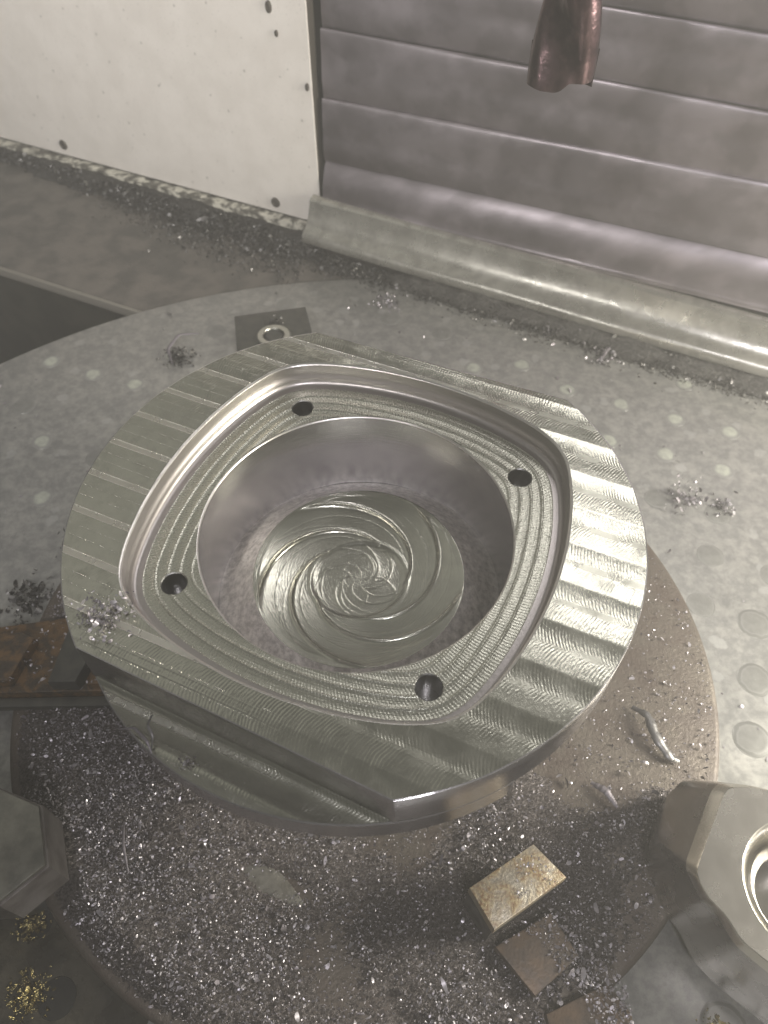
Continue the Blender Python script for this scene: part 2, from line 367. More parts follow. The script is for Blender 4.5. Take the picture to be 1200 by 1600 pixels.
def softplug(name, ca, cb, edge, ring=0.):
    m = Mat(name, ca, .45, .38); X, Y, Z = m.sep(m.xyz('Object')); oi = m.T.nodes.new('ShaderNodeObjectInfo'); rn = V(m.T, oi.outputs['Random'])
    q = (X*X + Y*Y).f('SQRT') + (m.noise(1.6, 4, m.comb(X + rn*40., Y + rn*17.)) - .5)*.35
    tn = m.noise(2.5, 4, m.comb(X + rn*9., Y, 0.))
    m.color(m.mix(q.ss(edge-.20, edge), m.mix(tn.ss(.3, .7), ca, cb), m.mix(q.ss(.66, .72)*q.ss(.80, .86, 1., 0.)*ring, (.24, .24, .225), (.07, .07, .062)))); return m.m
PALE = softplug('plug_pale', (.42, .44, .37), (.32, .33, .29), .52); PGREY = softplug('plug_grey', (.17, .17, .158), (.21, .21, .195), .74, .45)
m = Mat('hole_black', (.02, .02, .018), .2, .3); HOLED = m.m
protos = {}
for x, y, k in PLUGS:
    R_ = (.80, .66, .55, .72)[k]; h = (.012, .010, .004, .06)[k]
    if k not in protos:
        o = revolve('hole_plug', [(R_+.07, -.02), (R_+.05, .004), (R_, .006), (R_-.04, h), (R_*.7, h+.01), (.02, h+.01)], (PGREY, PGREY, PALE, HOLED)[k], tb, n=32); protos[k] = o
    else:
        o = protos[k].copy(); COL.objects.link(o)
    o.location = (x-TCX, y-TCY, 4+.002)

# chuck plate
ck = empty('chuck_plate', (.16, .13, -12), 'round rusty brown chuck plate under the milled disc, covered in chips', 'chuck')
a = np.linspace(0, 2*pi, 240, endpoint=False)
rows = [np.stack([r*np.cos(a)+.16, r*np.sin(a)+.13, 0*a+z], 1) for r, z in ((.1, -11.0), (8, -11), (13, -11), (15.75, -11), (15.92, -11.05), (16, -11.2), (16, -11.98))]
child(loft('chuck_body', rows, CHUCK, None, flip=True, sharp=50), ck)
# worn track with keys toward the lower right
def rotrect(cx, cy, ang, L, W_):
    c, s = cos(ang), sin(ang)
    return [(cx+c*x-s*y, cy+s*x+c*y) for x, y in ((-L/2, -W_/2), (L/2, -W_/2), (L/2, W_/2), (-L/2, W_/2))]

m = Mat('green_sludge', (.12, .12, .09), .1, .4); m.color(m.mix(m.noise(2, 5).ss(.35, .65), (.15, .145, .125), (.10, .095, .08))); m.bump(m.noise(6, 4), .05, .5); GSL = m.m
a = np.linspace(0, 2*pi, 60, endpoint=False); rr_ = 1+.16*np.sin(3*a+1)+.06*np.sin(5*a+2); ca, sa = cos(rad(-32)), sin(rad(-32)); rows = []
for q, z in ((1.1, -11.02), (1., -10.96), (.8, -10.9), (.4, -10.87), (.02, -10.87)):
    X_ = 1.9*q*rr_*np.cos(a); Y_ = .75*q*rr_*np.sin(a); rows.append(np.stack([-4.0+X_*ca-Y_*sa, -9.5+X_*sa+Y_*ca, 0*a+z], 1))
o = loft('sludge_patch', rows, GSL, None, flip=True, sharp=0); tag(o, 'smooth greenish grey sludge patch among the chips below the disc', 'sludge', kind='stuff')
# dark glossy sheet stands in for shadow on the wet lower left table
m = Mat('shade_film', (.02, .018, .012), 0, .12); m.color(m.mix(m.noise(.8, 5).ss(.4, .6), (.022, .020, .014), (.05, .045, .032))); m.bump(m.noise(1.5, 3), .05, .4); m.rough(m.noise(1, 4).ss(.3, .7, .12, .4)); SHADE = m.m
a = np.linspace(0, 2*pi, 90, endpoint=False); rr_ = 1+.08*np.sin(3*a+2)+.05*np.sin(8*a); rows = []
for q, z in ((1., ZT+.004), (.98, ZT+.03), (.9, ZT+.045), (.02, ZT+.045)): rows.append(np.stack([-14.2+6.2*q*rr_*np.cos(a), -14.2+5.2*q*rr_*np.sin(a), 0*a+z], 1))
o = loft('shade_sheet', rows, SHADE, None, flip=True, sharp=0); tag(o, 'dark sheet painted in for the shadow on the wet table at the bottom left corner', 'shade_patch', kind='stuff')
# small dark block with washer behind the disc
bk = empty('dark_block', (-6.5, 24, ZT), 'small dark rectangular block with a round washer behind the milled disc', 'block')
P4 = [(-8.55, 21.6), (-3.7, 23.45), (-4.45, 26.75), (-9.25, 25.7)]
child(prism('block_body', P4, ZT, ZT+.9, DARK, None, .08), bk)
o = revolve('washer', [(1.12, .01), (1.14, .2), (1.05, .3), (.72, .3), (.66, .2), (.64, .02)], WASH, None, (-6.3, 23.3, ZT+.9), 48); child(o, bk)
o = revolve('bolt_head', [(.6, .0), (.6, .22), (.5, .3), (.3, .24), (.02, .2)], DARK, None, (-6.3, 23.3, ZT+.9), 24); child(o, bk)

# ------------------------------------------------------------------ jaws
# right jaw with a long slanting flank and a counterbored hole
rj = empty('chuck_jaw', (13, -9, -11), 'bright steel chuck jaw with slanted flank and counterbored hole, right edge', 'jaw', 'chuck jaws')
zt = -7.0
top = [(13.38, -7.2), (12.35, -8.75), (11.45, -10.14), (11.66, -10.88), (12.16, -11.47), (12.46, -12.22), (13.22, -12.9), (16.8, -15.9), (21, -13.9), (21, -8.2), (15.6, -7.45), (14.3, -7.2)]
low = [(12.43, -6.42), (11.35, -8.4), (11.15, -8.75), (11.55, -10.6), (12.0, -11.3), (12.3, -12.3), (13.0, -13.1), (16.7, -16.1), (21.3, -14.0), (21.3, -8.0), (15.8, -7.1), (14.4, -6.5)]
n = len(top)
def ringz(P, z): return [(x, y, z) for x, y in P]
mid = [((a[0]*.93+b[0]*.07), (a[1]*.93+b[1]*.07), zt-.05) for a, b in zip(top, low)]
tin = [(x+(15.5-x)*.03, y+(-11-y)*.03, zt) for x, y in top]
rings = [ringz(low, -11.05), ringz(low, zt-1.9)]
for q in np.linspace(0, 1, 8):
    k_ = .20*(1-sin(q*pi/2)); rings.append([(a[0]*(1-k_)+b[0]*k_ + (15.5-a[0])*.03*q, a[1]*(1-k_)+b[1]*k_ + (-11-a[1])*.03*q, zt-.42*(1-q)**1.6) for a, b in zip(top, low)])
def subdiv(P, k=3):   # round the outline a little (Chaikin)
    P = np.array(P)
    for _ in range(k): N_ = np.roll(P, -1, 0); P = np.stack([P*.85+N_*.15, P*.15+N_*.85], 1).reshape(-1, 3)
    return [tuple(p) for p in P]
rings = [subdiv(r) for r in rings]; n = len(rings[0]); tin = rings[-1]
child(mesh('jaw_flank', sum(rings[:3], []), grid(3, n, True), JAW, None, sharp=45), rj)
child(mesh('jaw_edge', sum(rings[2:], []), grid(8, n, True), JEDGE, None, sharp=60), rj)
# top face with round opening
hc = np.array([15.4, -10.7]); hr = 2.3
def ringface(outer, hc, hr, z, zh, N=96):
    out = []; O = np.array(outer)
    for k in range(N):
        a_ = 2*pi*k/N; d = np.array([cos(a_), sin(a_)]); best = 1e9
        for i in range(len(O)):
            p, q = O[i], O[(i+1) % len(O)]; e = q-p; M_ = np.array([[d[0], -e[0]], [d[1], -e[1]]])
            if abs(np.linalg.det(M_)) < 1e-9: continue
            s_, u_ = np.linalg.solve(M_, p-hc)
            if s_ > 0 and -1e-6 <= u_ <= 1+1e-6: best = min(best, s_)
        out.append((*(hc+d*best), z))
    inn = [(hc[0]+hr*cos(2*pi*k/N), hc[1]+hr*sin(2*pi*k/N), zh) for k in range(N)]
    return out, inn
oo, ii = ringface([p[:2] for p in tin], hc, hr, zt, zt)
child(mesh('jaw_top', oo+ii, grid(2, 96, True), JAW, None, sharp=30), rj)
child(revolve('counterbore', [(hr, 0), (hr-.06, -.03), (hr-.25, -.30), (hr-.50, -.62), (hr-.62, -.9), (hr-.68, -1.35), (hr-.9, -1.38)], JEDGE, None, (*hc, zt), 96), rj)
child(revolve('screw_hole', [(hr-.9, -1.38), (hr-.92, -3.2), (.02, -3.3)], JAW, None, (*hc, zt), 64), rj)
# left jaw
m = Mat('jaw_grey', (.16, .16, .14), .9, .3); m.color(m.mix(m.noise(1.5, 5).ss(.3, .7), (.24, .235, .20), (.15, .148, .13))); m.bump(m.noise(14, 3), .015, .5); JAWG = m.m
lj = empty('chuck_jaw', (-12, -9, -11), 'dark grey steel jaw with a pale ridge, at the lower left edge', 'jaw', 'chuck jaws')
LT = [(-17, -11.5), (-11.71, -11.2), (-10.42, -9.98), (-11.23, -7.95), (-13.6, -7.1), (-17.5, -6.4)]
child(prism('jaw_body', LT, -9.0, -7.0, JAWD, None, .05), lj)
child(prism('jaw_foot', [(-17, -11.2), (-12.4, -10.6), (-11.4, -9.7), (-11.9, -8.2), (-13.6, -7.5), (-17.5, -6.8)], -11.98, -9.0, DARK, None, .03), lj)
child(prism('jaw_cap', [(-17, -11.3), (-11.72, -11.08), (-10.52, -9.95), (-11.28, -8.03), (-13.5, -7.2), (-17.3, -6.55)], -6.98, -6.82, JAWG, None, .05), lj)
child(prism('jaw_edge', [(-14.2, -11.4), (-12.2, -11.1), (-12.0, -10.3), (-12.55, -8.6), (-13.1, -8.5)], -6.8, -6.5, JEDGE, None, .2), lj)
mj = empty('rusty_jaw', (-15, 0, -11), 'orange rusty slotted jaw between the table and the chips, left edge', 'jaw')
child(prism('jaw_base', [(-20, -2.3), (-10.5, -2.1), (-10.2, 3.0), (-14.0, 1.6), (-20, .6)], -11, -10.2, ORUST, None, .08), mj)
child(prism('jaw_step', [(-13.6, -2.05), (-12.4, -2.05), (-11.3, 2.0), (-12.9, 2.4), (-13.4, .3)], -10.25, -9.4, DARK, None, .08), mj)
child(prism('jaw_step', [(-19, -2.0), (-15.4, -1.9), (-14.9, .2), (-15.6, .5), (-19, .3)], -10.25, -9.6, ORUST, None, .1), mj)
child(prism('jaw_step', [(-12.0, -2.0), (-11.2, -2.0), (-10.4, .6), (-11.3, 1.2)], -10.25, -9.7, ORUST, None, .08), mj)
child(prism('jaw_foot', [(-20, -2.75), (-10.6, -2.6), (-10.4, -2.12), (-20, -2.35)], -11, -10.6, DARK, None, .06), mj)
# rusty block on the front of the plate
rb = empty('rusty_block', (5.9, -10.3, -11), 'square rusty steel block with pitted tan top in front of the disc', 'block')
BL = [(3.95, -10.45), (4.70, -11.75), (7.38, -10.12), (6.35, -9.02)]
child(prism('block_top', BL, -8.55, -7.9, RUST, None, .05), rb)
child(prism('block_base', [(4.0, -10.4), (4.72, -11.65), (7.3, -10.08), (6.3, -9.1)], -11, -8.56, JAWD, None, .03), rb)
def groove_piece(name, poly, z0, z1, mat, label, cat, group=None):
    c = np.mean(poly, axis=0); e = empty(name, (c[0], c[1], z0), label, cat, group)
    child(prism(name+'_body', poly, z0, z1, mat, None, .06), e); return e
m = Mat('brown_key', (.16, .105, .065), .3, .45); a_ = m.noise(1.2, 5); m.color(m.mix(a_.ss(.35, .65), (.115, .08, .052), (.075, .06, .048))); m.bump(m.noise(8, 4), .04, .6); BKEY = m.m
o = prism('track_bar', [(5.0, -11.9), (6.25, -13.4), (8.0, -12.2), (7.15, -10.8)], -11, -10.35, BKEY, None, .05); tag(o, 'brown rusty bar leading down from the rusty block', 'bar')
o = prism('rusty_plate', [(6.6, -13.9), (6.9, -16.4), (9.6, -16.4), (9.55, -13.9), (8.9, -13.0)], -11, -10.5, BKEY, None, .05); tag(o, 'angular brown rusty plate at the bottom edge right of centre', 'plate')
# post that carries the disc: hub gripped by a jaw in shadow

# ================================================================== MILLED DISC
wk = empty('milled_disc', (0, 0, -9), 'round milled aluminium disc with square pocket, bore and spiral floor', 'machined disc')
fd, fa = 8.44, rad(-115.2); bd, ba = 8.34, rad(67.5)
def R_out(t):
    r = np.full_like(t, 10.)
    for d, a_ in ((fd, fa), (bd, ba)):
        c = np.cos(t-a_); r = np.where(c > .3, np.minimum(r, d/np.maximum(c, .3)), r)
    return r
cor = []
for d, a_ in ((fd, fa), (bd, ba)):
    h = math.acos(d/10); cor += [a_-h, a_+h]
TH = np.sort(np.concatenate([np.linspace(-pi, pi, 960, endpoint=False), [(c+pi) % (2*pi)-pi for c in cor]]))
def R_p(t):
    Rb, c0 = 14., 6.83; rs = []
    for k in range(4):
        d = t - rad(-23.5+90*k); rs.append(-c0*np.cos(d) + np.sqrt(Rb*Rb-(c0*np.sin(d))**2))
    rs = np.array(rs); K = 9.
    r = (rs**-22.).sum(0)**(-1/22.)
    return r*1.008
def H(x, y):
    v = x*NP[0]+y*NP[1]; uu = (v-PH0)/PITCH; f = uu-np.floor(uu)       # 0..1 across a pass
    sx = x*NP[1]-y*NP[0]
    k = np.clip((sx+2)/8., .25, 1.)*(1-.40*np.clip((sx-1)/6., 0, 1))
    bl = np.clip((2-sx)/4, 0, 1); dj = (np.minimum(f, 1-f))*PITCH
    h = -.034*np.sin(f*pi)**.85 + .010*np.sin(2*pi*f)
    h = h*k*1.1 + bl*.009*np.exp(-((dj-.12)/.022)**2)
    return h + .004*noise2(x, y, 11, 1.2)
def cyl(r, z, t=TH): return np.stack([r*np.cos(t), r*np.sin(t), z+0*t], 1)
def hcyl(r, dz=0., t=TH):
    x, y = r*np.cos(t), r*np.sin(t); return np.stack([x, y, H(x, y)+dz], 1)
Rp, Ro = R_p(TH), R_out(TH)
rows = [hcyl(Rp+.07+(Ro-.05-Rp-.07)*k/80) for k in range(81)]
loft('top_face', rows, FACE, wk, flip=True, sharp=0)
loft('outer_rim', [hcyl(Ro-.05), hcyl(Ro-.012, -.012), hcyl(Ro, -.05), cyl(Ro, -.9), cyl(Ro, -1.97), cyl(Ro-.03, -2.0)], SIDE, wk, flip=True)
loft('pocket_edge', [hcyl(Rp+.075, .001), hcyl(Rp+.02, -.01), hcyl(Rp-.02, -.06)], EDGE, wk, sharp=60)
o = loft('pocket_wall', [hcyl(Rp-.02, -.06), cyl(Rp-.03, -.35), cyl(Rp-.035, -.60), cyl(Rp-.065, -.63), cyl(Rp-.08, -.80), cyl(Rp-.11, -.90), cyl(Rp-.19, -.98), cyl(Rp-.28, -1.0), cyl(Rp-.46, -1.0)], PSIDE, wk, sharp=50)
# pocket floor with four holes
HOLES = [(6.62*cos(rad(a_)), 6.62*sin(rad(a_))) for a_ in (111.0, 21.1, -69.0, -158.9)]
HR = .46; BR = 5.66
NR = 64
def zfloor(s): # stepped contour passes, s = distance from outline
    q = (s-.46)/.42; f = q-np.floor(q)
    return -1.0 - .016*np.sin(f*pi) + .010*(f-.5) - .006*np.floor(np.clip(q, 0, 5)) + .016*np.exp(-(np.minimum(f, 1-f)/.09)**2)*(q > .5)
T2 = np.linspace(-pi, pi, 1200, endpoint=False); Rp2 = R_p(T2); G = []; UV = []
for i in range(NR+1):
    r = (Rp2-.46) + (BR+.05-(Rp2-.46))*i/NR; s = Rp2-r
    G.append(np.stack([r*np.cos(T2), r*np.sin(T2), zfloor(s)], 1)); UV.append(np.stack([T2*7.2, s], 1))
G = np.array(G).reshape(-1, 3); UV = np.array(UV).reshape(-1, 2)
inside = np.zeros(len(G), int)-1
for k, (hx, hy) in enumerate(HOLES): inside[np.hypot(G[:, 0]-hx, G[:, 1]-hy) < HR] = k
F_ = [f for f in grid(NR+1, 1200, True) if not all(inside[list(f)] >= 0)]
for i in np.nonzero(inside >= 0)[0]:
    hx, hy = HOLES[inside[i]]; d = G[i, :2]-np.array([hx, hy]); l = max(np.hypot(*d), 1e-6); G[i, :2] = np.array([hx, hy])+d/l*HR
used = np.unique(np.array(F_).ravel()); remap = -np.ones(len(G), int); remap[used] = np.arange(len(used))
mesh('pocket_floor', G[used], [tuple(int(remap[i]) for i in f) for f in F_], CONT, wk, UV[used], sharp=0)
for hx, hy in HOLES:
    o = revolve('bolt_hole', [(HR+.015, .012), (HR-.03, -.03), (HR-.04, -.3), (HR-.04, -2.6), (.02, -2.7)], HOLE, wk, (hx, hy, -1.035), 40)
loft('bore_edge', [cyl(BR+.06, -1.04), cyl(BR+.01, -1.05), cyl(BR-.015, -1.11)], EDGE, wk, sharp=70)
loft('bore_wall', [cyl(BR-.015, -1.11), cyl(BR-.015, -2), cyl(BR-.015, -3), cyl(BR-.015, -4.2), cyl(BR-.02, -4.9), cyl(BR-.05, -5.05)], SIDE, wk)
rows = []
for k in range(25):
    q = k/24; r = BR-.05 + (4.12-BR+.05)*q; z = -5.06 + 1.16*(q**1.25) + .02*np.sin(TH*3+q*4); rows.append(cyl(r, z))
loft('bore_ledge', rows, RINGM, wk, sharp=0)
# spiral floor
N3, M3 = 1440, 200
T3 = np.linspace(-pi, pi, N3, endpoint=False); D = []; UV = []
def dish(r, t):
    base = -3.92 - .50*(1-np.clip((r-1.0)/3.1, 0, 1)**2.2)
    g = np.clip((r-1.85)/2.25, 0, 1.2)
    p = (t - rad(140)*g**.85 - rad(-8))/rad(72); u = p-np.floor(p)
    wgt = np.clip((r-1.75)/.35, 0, 1)*np.clip((4.12-r)/.25, 0, 1)
    outer = .13*((u-.5)**2*4)**6 + .06*u*np.clip((r-1.8)/1.2, 0, 1)
    u3 = (t - rad(165)*g**1.1 - rad(20))/rad(72); u3 = u3-np.floor(u3); outer = outer + .008*((u3-.5)**2*4)**14
    u4 = (t - rad(120)*g**.7 - rad(51))/rad(72); u4 = u4-np.floor(u4); outer = outer + .005*((u4-.5)**2*4)**18
    g2 = r/1.85
    p2 = (t - rad(150)*g2 + rad(20))/rad(72); u2 = p2-np.floor(p2)
    inner = .014*((u2-.5)**2*4)**7
    for cx_, cy_, na, sw, am, sd in ((.35, .25, 4, 190, .010, 0.), (-.3, -.2, 3, 120, .009, 50.), (.1, -.35, 3, -150, .006, 20.)):
        ex, ey = r*np.cos(t)-cx_, r*np.sin(t)-cy_; q_ = (np.arctan2(ey, ex) - rad(sw)*np.hypot(ex, ey)/1.85 + rad(sd))/(2*pi/na); q_ = q_-np.floor(q_)
        inner = inner + am*((q_-.5)**2*4)**9
    inner = inner + .003*noise2(r*np.cos(t), r*np.sin(t), 91, 7.)
    rc = 1.87+.07*np.sin(2*t+1)
    ring = .030*np.exp(-((r-rc)/.09)**2)
    w2 = 1-np.clip((r-1.65)/.3, 0, 1)
    return base + outer*wgt + inner*w2*np.clip(r/.5, 0, 1) + ring - .05*w2, p, p2
for i in range(M3+1):
    r = 4.12*(1-i/M3)+.005; z, p, p2 = dish(r, T3)
    D.append(np.stack([r*np.cos(T3), r*np.sin(T3), z], 1)); UV.append(np.stack([T3*3.+0*p, np.full(N3, r)+(p-np.floor(p))*.0], 1))
mesh('spiral_floor', np.array(D).reshape(-1, 3), grid(M3+1, N3, True), SPIR, wk, np.array(UV).reshape(-1, 2), sharp=0)
# ledges where the two flats were cut, and the lower layer
def R_low(t):
    c = np.cos(t-rad(-24)); return np.where(c > .3, np.minimum(10., 8.0/np.maximum(c, .3)), 10.)
for d, a_ in ((fd, fa), (bd, ba)):
    h = math.acos(d/10); t = np.linspace(a_-h, a_+h, 300); inn = d/np.cos(t-a_); rows = []
    for k in range(41):
        r = inn + (10-.04-inn)*k/40; x, y = r*np.cos(t), r*np.sin(t); dist = x*cos(a_)+y*sin(a_)-d
        z = -2.0 - .10*np.sin(np.clip(dist/.9, 0, 1)*pi)**.8 + np.where(dist > .9, .05*np.sin((dist-.9)/.66*pi*1.2), 0) + .10*np.exp(-(dist/.12)**2)
        rows.append(np.stack([x, y, z], 1))
    loft('step_ledge', rows, FACE, wk, closed=False, sharp=0, flip=True)
RL = R_low(TH)
loft('lower_rim', [cyl(RL-.05, -2.01), cyl(RL, -2.06), cyl(RL, -2.6), cyl(RL, -3.15), cyl(RL-.05, -3.2), cyl(0*RL+6.6, -3.2)], SIDE, wk, flip=True)
loft('rim_underside', [cyl(Ro-.03, -2.0), cyl(0*RL+6., -2.0)], SIDE, wk, flip=True)
loft('hub', [cyl(0*RL+6.6, -3.2), cyl(0*RL+6.6, -6.6), cyl(0*RL+5.6, -6.8), cyl(0*RL+5.4, -11)], JAWD, wk, flip=True)

for c_ in wk.children: c_.location.z += 9
# ================================================================== CUTTER
ec = empty('end_mill', (7.9, 15.3, 7.6), 'dark reddish brown end mill cutter hanging at the top edge', 'cutter')
def cutter():
    N = 72; rows = []
    for k in range(70):
        z = 7.9 + k*.16; q = k*.16; rr = 1.28 if q < 7 else 1.35
        a = np.linspace(0, 2*pi, N, endpoint=False); ph = a*2 + q*.42*2
        fl = np.clip(np.cos(ph), -1, 1)
        r = rr*(.74 + .26*np.sign(fl)*np.abs(fl)**.7)
        zz = z + (.35*np.clip(fl, -1, 1) - .5*np.cos(a-2.6) if k == 0 else 0*a)
        rows.append(np.stack([7.9+r*np.cos(a), 15.3+r*np.sin(a), zz+0*a], 1))
    rows = [np.stack([7.9+.05*np.cos(a), 15.3+.05*np.sin(a), 8.5+0*a], 1)]+rows
    child(loft('fluted_body', rows, CUT, None, flip=True, sharp=40), ec)
    for k in range(2):
        b = k*pi + 2.9
        P_ = [(7.9+1.28*cos(b), 15.3+1.28*sin(b), 7.8), (7.9+.5*cos(b+.5), 15.3+.5*sin(b+.5), 7.95), (7.9+1.15*cos(b+.55), 15.3+1.15*sin(b+.55), 8.5), (7.9+1.3*cos(b-.1), 15.3+1.3*sin(b-.1), 9.2)]
        Q_ = [(x*.94+7.9*.06, y*.94+15.3*.06, z+.05) for x, y, z in P_]
        child(mesh('cutting_tip', P_+Q_, [(0, 1, 2, 3), (7, 6, 5, 4), (0, 4, 5, 1), (1, 5, 6, 2), (2, 6, 7, 3), (3, 7, 4, 0)], CUT, None, sharp=20), ec)
cutter()

# ================================================================== CHIPS
def flakes(name, P, size, mat, flat=.6, curl=.5, seed=1):
    """P: n x 3 positions; each chip a small bent strip"""
    r = np.random.default_rng(seed); n = len(P)
    L = size*r.lognormal(0, .45, n); Wd = L*r.uniform(.25, .75, n)
    ax = r.normal(size=(n, 3)); ax[:, 2] *= (1-flat); ax /= np.linalg.norm(ax, axis=1)[:, None]
    nn = r.normal(size=(n, 3))*np.array([.7, .7, .7])+np.array([0, 0, .9*flat*2]); nn -= (nn*ax).sum(1)[:, None]*ax; nn /= np.linalg.norm(nn, axis=1)[:, None]+1e-9
    b = np.cross(nn, ax); cu = curl*L*r.uniform(-.6, 1, n)
    rows = []
    for q, hgt, wf in ((-.5, 0, .6), (-.1, 1, 1.), (.22, .8, .9), (.5, -.2, .35)):
        c = P + ax*(L*q)[:, None] + nn*(cu*hgt*.5)[:, None]
        rows += [c - b*(Wd*wf*.5)[:, None], c + b*(Wd*wf*.5)[:, None]]
    Vv = np.stack(rows, 1).reshape(-1, 3)
    base = (np.arange(n)*8)[:, None, None]
    F = (np.array([[0, 2, 3, 1], [2, 4, 5, 3], [4, 6, 7, 5]])[None]+base).reshape(-1, 4)
    me = bpy.data.meshes.new(name); me.vertices.add(len(Vv)); me.vertices.foreach_set('co', Vv.ravel())
    me.loops.add(F.size); me.loops.foreach_set('vertex_index', F.ravel().astype(np.int32))
    me.polygons.add(len(F)); me.polygons.foreach_set('loop_start', (np.arange(len(F))*4).astype(np.int32)); me.update(calc_edges=True); me.validate()
    me.materials.append(mat); o = bpy.data.objects.new(name, me); COL.objects.link(o); return o
def inpoly(x, y, P):
    c = np.zeros(len(x), bool); n = len(P)
    for i in range(n):
        x0, y0 = P[i]; x1, y1 = P[(i+1) % n]
        k = ((y0 > y) != (y1 > y)) & (x < (x1-x0)*(y-y0)/(y1-y0+1e-12)+x0); c ^= k
    return c
def bedh(x, y):
    r = np.hypot(x-.16, y-.13)
    h = .17 + .22*noise2(x, y, 21, .7) + .10*noise2(x, y, 22, 2.2)
    left = np.clip((-x-1)/6, 0, 1)*np.clip((-y-2)/3, 0, 1); h = h + .50*left
    h -= .5*np.exp(-(((x+3.4)/1.6)**2+((y+9.6+.35*(x+3.4))/.55)**2)**1)          # bare patch
    h -= .55*np.clip((x-6.5)/3, 0, 1)*np.clip((y+7.2)/3, 0, 1)                     # rusty right side
    h -= .18*np.exp(-((x-1.8)**2/6+(y+8.5)**2/4))
    h *= np.clip((15.7-r)/1.2, 0, 1)
    return h
# fine swarf bed as a height field
n = 300; xs = np.linspace(-16, 16.2, n); ys = np.linspace(-16, 7, n); XX, YY = np.meshgrid(xs, ys)
ZZ = -11.06 + bedh(XX, YY) + .035*np.random.default_rng(5).normal(size=XX.shape)
keep = (np.hypot(XX-.16, YY-.13) < 15.8)
fs = [f for f in grid(n, n, False) if keep.ravel()[list(f)].all()]
o = mesh('swarf_bed', np.stack([XX, YY, ZZ], 2).reshape(-1, 3), fs, BED, sharp=0); tag(o, 'fine dark metal swarf lying over the chuck plate', 'metal chips', kind='stuff')
N = 210000
x = rng.uniform(-16, 16.2, N); y = rng.uniform(-16, 7, N); h = bedh(x, y)
excl = np.zeros(N, bool)
for P_ in ([p for p in top], LT, BL): excl |= inpoly(x, y, P_)
dens = np.clip(.20+1.6*np.clip(h, 0, .6), 0, 1)*(.75+.8*noise2(x, y, 31, 1.1))
dens *= np.where((x > 8) & (y > -7), .55, 1.)
k = (np.hypot(x-.16, y-.13) < 15.7) & ~excl & (np.hypot(x, y) > 6.8) & (rng.uniform(0, 1, N) < dens)
jawmask = inpoly(x, y, [(-20, -2.6), (-10.5, -2.4), (-10.2, 3.0), (-14.5, 2.0), (-20, 1.2)])
k &= ~(jawmask & (rng.uniform(0, 1, N) < .95))
P_ = np.stack([x, y, -11.0+np.maximum(h, 0)+rng.uniform(0, .14, N)], 1)[k]
o = flakes('metal_chips', P_, .064, CHIP, .4, .6, 2); tag(o, 'small glittering aluminium chips strewn over the chuck plate', 'metal chips', kind='stuff')
# larger curls among them
nb = 1500; x = rng.uniform(-14, 15, nb); y = rng.uniform(-16, -4, nb)
k = (np.hypot(x, y) > 8.5) & (np.hypot(x-.16, y-.13) < 15.5) & ~inpoly(x, y, top) & ~inpoly(x, y, LT) & ((x > 3) | (rng.uniform(0, 1, nb) < .45)) & (rng.uniform(0, 1, nb) < .6)
P_ = np.stack([x, y, -10.8+np.maximum(bedh(x, y), 0)], 1)[k]
o = flakes('large_chips', P_, .15, CHIP, .4, 1.2, 3); tag(o, 'larger curled aluminium chips among the fine swarf', 'metal chips', kind='stuff')
# chips on jaws and blocks
def chips_on(name, poly, z, n, size, mat, label, seed):
    P2 = np.array(poly); lo, hi = P2.min(0), P2.max(0); r = np.random.default_rng(seed)
    x = r.uniform(lo[0], hi[0], n*3); y = r.uniform(lo[1], hi[1], n*3); k = inpoly(x, y, poly)
    x, y = x[k][:n], y[k][:n]; kk = noise2(x, y, seed+50, 1.6) > -.2; x, y = x[kk], y[kk]
    o = flakes(name, np.stack([x, y, z+r.uniform(.02, .12, len(x))], 1), size, mat, .6, .6, seed); tag(o, label, 'metal chips', kind='stuff'); return o
chips_on('block_chips', [(5.5, -10.9), (7.2, -10.2), (6.4, -9.3), (5.6, -9.6)], -7.9, 90, .06, CHIP, 'chips sprinkled on the rusty block', 41)
chips_on('bar_chips', [(5.0, -11.9), (6.25, -13.4), (9.5, -16), (9.5, -13), (7.15, -10.8)], -10.4, 1500, .09, CHIP, 'chips sprinkled on the brown bar and plate', 42)
chips_on('jaw_chips', [(-20, -2.4), (-10.6, -2.2), (-10.5, 2.0), (-15, .8), (-20, .6)], -9.75, 260, .11, CHIP, 'wet chips lying on the orange rusty jaw', 43)
# dark chips heaped along the foot of the wall
def walldrift():
    n = 90000; r = np.random.default_rng(9); t = r.uniform(-58, 20, n)
    cc = np.where(t < -19, 30.7 - np.abs(r.normal(0, 1.7, n))*np.clip((t+52)/18, .35, 1.25), 29.2 - np.abs(r.normal(0, .8, n)))
    h = .5*np.exp(-((cc-(29.8))/1.6)**2)*r.uniform(0, 1, n)
    p = TD[None]*t[:, None] - ND[None]*cc[:, None]
    k = noise2(p[:, 0], p[:, 1], 61, .9) > r.uniform(-1.1, .6, n)
    z0 = np.where(np.hypot(p[:, 0]-TCX, p[:, 1]-TCY) < TR, -11.97, -12.3)
    P_ = np.stack([p[:, 0], p[:, 1], z0+h], 1)[k]
    o = flakes('wall_swarf', P_, .14, CHIPD, .4, .6, 10); tag(o, 'dark wet swarf drifted along the foot of the walls', 'metal chips', kind='stuff')
walldrift()
